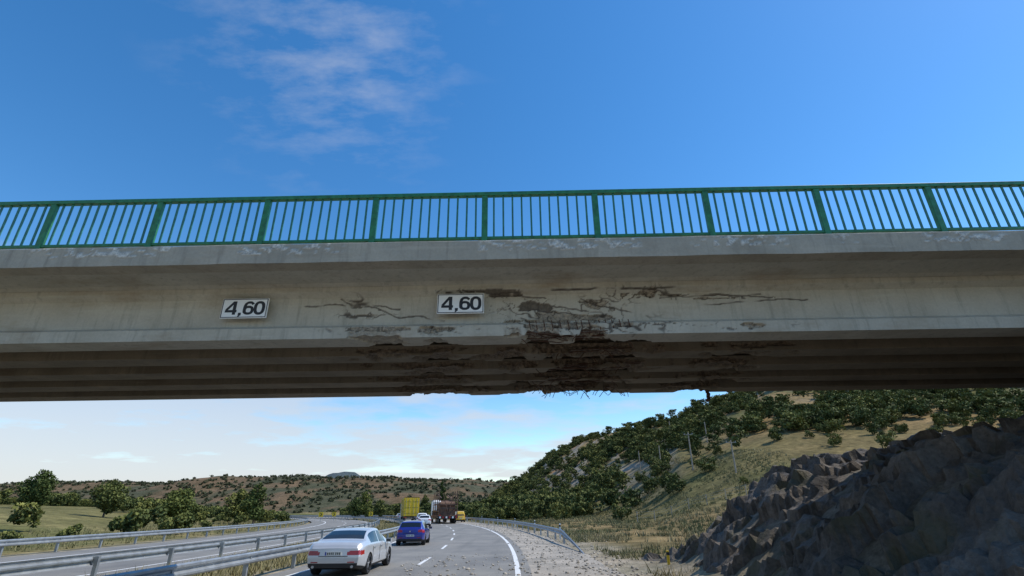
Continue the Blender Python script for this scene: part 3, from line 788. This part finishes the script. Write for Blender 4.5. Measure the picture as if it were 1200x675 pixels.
def place(d_,s_): 
    x,y=RW(d_,s_);return (x,y,.004),RH(s_)
l,h=place(-5.9,.4);e=car('silver_sedan_car',l,h+.0,paint('silver_paint',(.60,.61,.62),.35,.38),sedan);e.scale=(1,1,.92)
l,h=place(-6.0,16.6);e=car('blue_hatchback_car',l,h,paint('blue_paint',(.022,.03,.25),.2,.28),hatch);e.scale=(1,1,.93)
l,h=place(-6.9,67);car('white_suv_car',l,h,paint('white_car_paint',(.7,.7,.7)),suv)
l,h=place(-6.9,57);car('white_hatchback_car',l,h,paint('white_car_paint2',(.66,.67,.68)),hatch)
l,h=place(1.2,84);car('yellow_service_van',l,h,paint('yellow_car_paint',(.72,.45,.02)),van)
def truck_wheels(mb,ys,w=2.4,r=.5):
    for y in ys:
        for sd in(-1,1):
            mb.cyl((sd*(w/2-.3),y,r),(sd*w/2,y,r),r,r,18,1);mb.cyl((sd*w/2,y,r),(sd*(w/2+.02),y,r),r*.5,r*.45,12,2)
l,h=place(-8.1,78);e=empty('yellow_curtainsider_truck',l,h)
mb=MB();mb.box((0,5.5,2.6),(2.5,11,2.85),0);mb.box((0,5.5,1.1),(2.3,10.8,.14),3)
for sd in(-.62,.62): mb.box((sd,-.02,2.6),(1.18,.03,2.7),0)
for x in(-.9,-.35,.35,.9): mb.cyl((x,-.06,1.25),(x,-.06,3.9),.02,.02,6,2)
for z in (1.6,2.5,3.4):
    for x in(-.62,.62): mb.box((x,-.045,z),(1.1,.02,.03),3)
mb.box((0,5.5,4.06),(2.54,11.04,.07),3);mb.box((0,.05,.75),(2.4,.1,.14),3);mb.box((0,-.03,.98),(2.4,.06,.16),3)
for sd in(-1,1): mb.box((sd*.95,-.08,.98),(.42,.05,.12),4);mb.box((sd*.8,1.0,.55),(.06,.05,.5),3)
for k in range(9): 
    for sd in(-1,1): mb.box((sd*1.256,.8+k*1.2,2.5),(.015,.05,2.7),3)
mb.box((0,12.5,1.9),(2.4,2.0,2.6),5);mb.box((0,12.5,3.3),(2.2,1.8,.5),5,None,(.85,.6));mb.box((0,13.51,2.4),(2.1,.03,.9),3)
truck_wheels(mb,[1.6,2.9,4.2,10.4,13.0]);mb.obj('body',[simple('truck_yellow',(.72,.47,.015),.55,0,.1,1),M_tyre,M_galv,M_dark,M_red,M_white],e,.02)
l,h=place(-2.4,74);e=empty('low_loader_transport_truck',l,h)
mb=MB()
mb.box((0,7,1.0),(3.2,14,.35),0);mb.box((0,.0,.95),(3.2,.12,.4),1)
for k in range(6):mb.box((-1.3+k*.52,-.07,.95),(.26,.02,.26),3 if k%2 else 4)
truck_wheels(mb,[1.2,2.5,3.8,5.1,6.4,14.5,15.8,18.0],2.8,.45)
mb.box((0,17,2.2),(2.5,2.2,2.6),4);mb.box((0,17,3.65),(2.3,1.9,.4),4,None,(.85,.6))
mb.box((0,15.2,1.5),(2.5,1.5,.9),1)
for x in(-1.5,1.5):
    for y in(.4,3.2,6.5,9.8): mb.box((x,y,3.0),(.14,.16,3.9),0)
    mb.box((x,5.1,1.9),(.1,9.8,.25),0);mb.box((x,5.1,2.9),(.08,9.6,.18),0)
mb.box((0,2.0,1.9),(2.4,2.6,1.3),0);mb.box((-.3,4.8,2.2),(2.1,2.8,1.9),0,None,(.8,.85));mb.box((.4,8,2.0),(1.7,3,1.5),0)
mb.cyl((-1.2,1.5,2.9),(1.2,1.5,2.9),.42,.42,16,0);mb.cyl((-.9,3.4,3.2),(.9,3.4,3.2),.3,.3,14,0)
for z in(2.2,2.8,3.5): mb.box((0,.55,z),(2.9,.1,.12),0)
mb.box((.5,.4,3.1),(.1,.1,3.2),0,Matrix.Rotation(.22,3,'Y'));mb.box((-.4,.45,3.0),(.1,.1,3.4),0,Matrix.Rotation(-.3,3,'Y'))
mb.box((-.9,6,4.3),(.12,7,.12),0,Matrix.Rotation(.12,3,'X'));mb.box((.9,6,4.1),(.12,7,.12),0,Matrix.Rotation(.12,3,'X'))
for sd in(-1,1): mb.box((sd*1.3,-.09,1.25),(.3,.04,.14),3)
mb.obj('trailer_and_load',[M_brownst,M_tyre,M_galv,M_red,M_white],e,.02)
l,h=place(-5.5,118);car('grey_hatchback_car',l,h,paint('grey_car_paint',(.25,.26,.27),.5),hatch)
# ------------------------------------------------------------------ small roadside objects
def sign(name,x,y,w,h_,zc,rz,fc):
    z=hz(x,y);e=empty(name,(x,y,z),rz);mb=MB()
    mb.cyl((0,.05,-.2),(0,.05,zc+h_/2),.045,.045,8,0);mb.box((0,0,zc),(w,.04,h_),1)
    for k in(-1,1):
        mb.box((0,-.025,zc+k*h_*.18),(w*.55,.012,h_*.16),2,Matrix.Rotation(k*.75,3,'Y'))
    mb.obj('post_and_panel',[M_galv,fc,M_black],e,.005)
for (u,Y) in((379,116),(394,134),(436,126)):
    sign('curve_chevron_sign',bx_(u,Y),Y,.9,.9,1.7,0.15,M_yel)
def pole(x,y,H,arm=True):
    z=hz(x,y);e=empty('utility_pole',(x,y,z),random.uniform(-.3,.3));mb=MB();mb.cyl((0,0,-.5),(0,0,H),.13,.09,8,0)
    if arm: mb.box((0,0,H-.35),(1.5,.1,.1),0);[mb.cyl((k,0,H-.3),(k,0,H-.1),.04,.03,6,1) for k in(-.65,0,.65)]
    mb.obj('pole',[M_wood,M_galv],e)
for (u,Y,H) in((811,92,6.2),(774,112,5.2),(749,130,4.6),(861,78,4.6),(833,118,4.5),(790,150,5)): pole(bx_(u,Y),Y,H,u in(811,861))
mb=MB()
for i,s_ in enumerate(range(22,160,14)):
    x,y=RW(3.9,s_);mb.box((x,y,.5),(.11,.08,1.0),0);mb.box((x,y,.85),(.115,.085,.14),1)
mb.obj('delineator_posts',[M_white,M_black],None,.01)
mb=MB();x=5.2;y=19.6;mb.box((x,y,.28),(.09,.06,.62),0);mb.box((x,y,.5),(.095,.065,.1),1);mb.obj('yellow_marker_post',[M_yel,M_black],None,.01)
mb=MB();prev=None
for i in range(24):
    x=14+i*2.1;y=64-i*.35+2*math.sin(i*.4);z=hz(x,y);mb.cyl((x,y,z-.2),(x,y,z+1.2),.05,.045,6,0)
    if prev:
        for q in(.5,.85,1.1): mb.cyl((prev[0],prev[1],prev[2]+q),(x,y,z+q),.008,.008,3,1)
    prev=(x,y,z)
mb.obj('wire_fence',[M_wood,M_galv])
# ------------------------------------------------------------------ light
AZ=math.radians(84);EL=math.radians(52)
Sd=Vector((math.sin(AZ)*math.cos(EL),math.cos(AZ)*math.cos(EL),math.sin(EL)))
sl_=bpy.data.lights.new('sun','SUN');sl_.energy=4.2;sl_.angle=math.radians(.6);sl_.color=(1,.95,.87)
so=bpy.data.objects.new('sun',sl_);COL.objects.link(so);so.rotation_euler=Sd.to_track_quat('Z','Y').to_euler();so.location=(30,10,60)
wd=bpy.data.worlds.new('World');scene.world=wd;wd.use_nodes=True;nt=wd.node_tree;N=nt.nodes;L=nt.links
bg=N['Background'];bg.inputs['Strength'].default_value=.15
sk=N.new('ShaderNodeTexSky');sk.sky_type='NISHITA';sk.sun_disc=False;sk.sun_elevation=EL;sk.sun_rotation=AZ;sk.altitude=600;sk.air_density=1.1;sk.dust_density=.25;sk.ozone_density=1.7
hs=N.new('ShaderNodeHueSaturation');hs.inputs['Saturation'].default_value=1.34;hs.inputs['Value'].default_value=1.3;L.new(sk.outputs[0],hs.inputs['Color'])
tc=N.new('ShaderNodeTexCoord').outputs['Generated'];sx=N.new('ShaderNodeSeparateXYZ');L.new(tc,sx.inputs[0])
def mth(op,a,b_=None,clamp=False):
    n=N.new('ShaderNodeMath');n.operation=op;n.use_clamp=clamp
    for i,v in enumerate((a,b_)):
        if v is None: continue
        if hasattr(v,'is_output'): L.new(v,n.inputs[i])
        else: n.inputs[i].default_value=v
    return n.outputs[0]
za=mth('ADD',mth('MAXIMUM',sx.outputs[2],0),.10)
cb=N.new('ShaderNodeCombineXYZ');L.new(mth('DIVIDE',sx.outputs[0],za),cb.inputs[0]);L.new(mth('DIVIDE',sx.outputs[1],za),cb.inputs[1])
nl=noise(nt,mapping(nt,cb.outputs[0],(.9,1.0,1)),1.25,6,.58)
low=mth('SUBTRACT',1,mth('DIVIDE',mth('SUBTRACT',sx.outputs[2],.05),.30),True)
side=mth('MULTIPLY',sx.outputs[0],-.25)
t1=mth('ADD',nl,mth('ADD',mth('MULTIPLY',low,.20),side))
mlow=ramp(nt,t1,.54,.74)
mlow=mth('MULTIPLY',mlow,mth('POWER',low,.5))
vd=N.new('ShaderNodeVectorMath');vd.operation='DISTANCE';L.new(tc,vd.inputs[0]);w_=Vector((-.33,.70,.80)).normalized();vd.inputs[1].default_value=w_
reg=mth('SUBTRACT',1,mth('DIVIDE',vd.outputs['Value'],.30),True)
nw=noise(nt,mapping(nt,cb.outputs[0],(2.2,4.2,1)),2.6,7,.62)
mw=mth('MULTIPLY',ramp(nt,mth('ADD',nw,mth('MULTIPLY',reg,.18)),.54,.95),mth('MULTIPLY',reg,1.3,True))
msk=mth('MAXIMUM',mth('MULTIPLY',mlow,.85),mth('MULTIPLY',mw,.42),True)
cm=mixc(nt,msk,hs.outputs[0],(4.6,4.7,5.0))
L.new(cm,bg.inputs['Color'])
# ------------------------------------------------------------------ camera
cam=bpy.data.cameras.new('camera');cam.sensor_width=36;cam.lens=18;cam.clip_end=9000;cam.clip_start=.05
co=bpy.data.objects.new('camera',cam);COL.objects.link(co);co.location=(0,0,HC)
P_=math.atan(260.5/600)
rot=Euler((math.pi/2+P_,0,0)).to_matrix()@Matrix.Rotation(math.radians(-.6),3,'Z')
co.rotation_euler=rot.to_euler()
scene.camera=co
scene.view_settings.view_transform='Standard';scene.view_settings.look='None';scene.view_settings.exposure=0
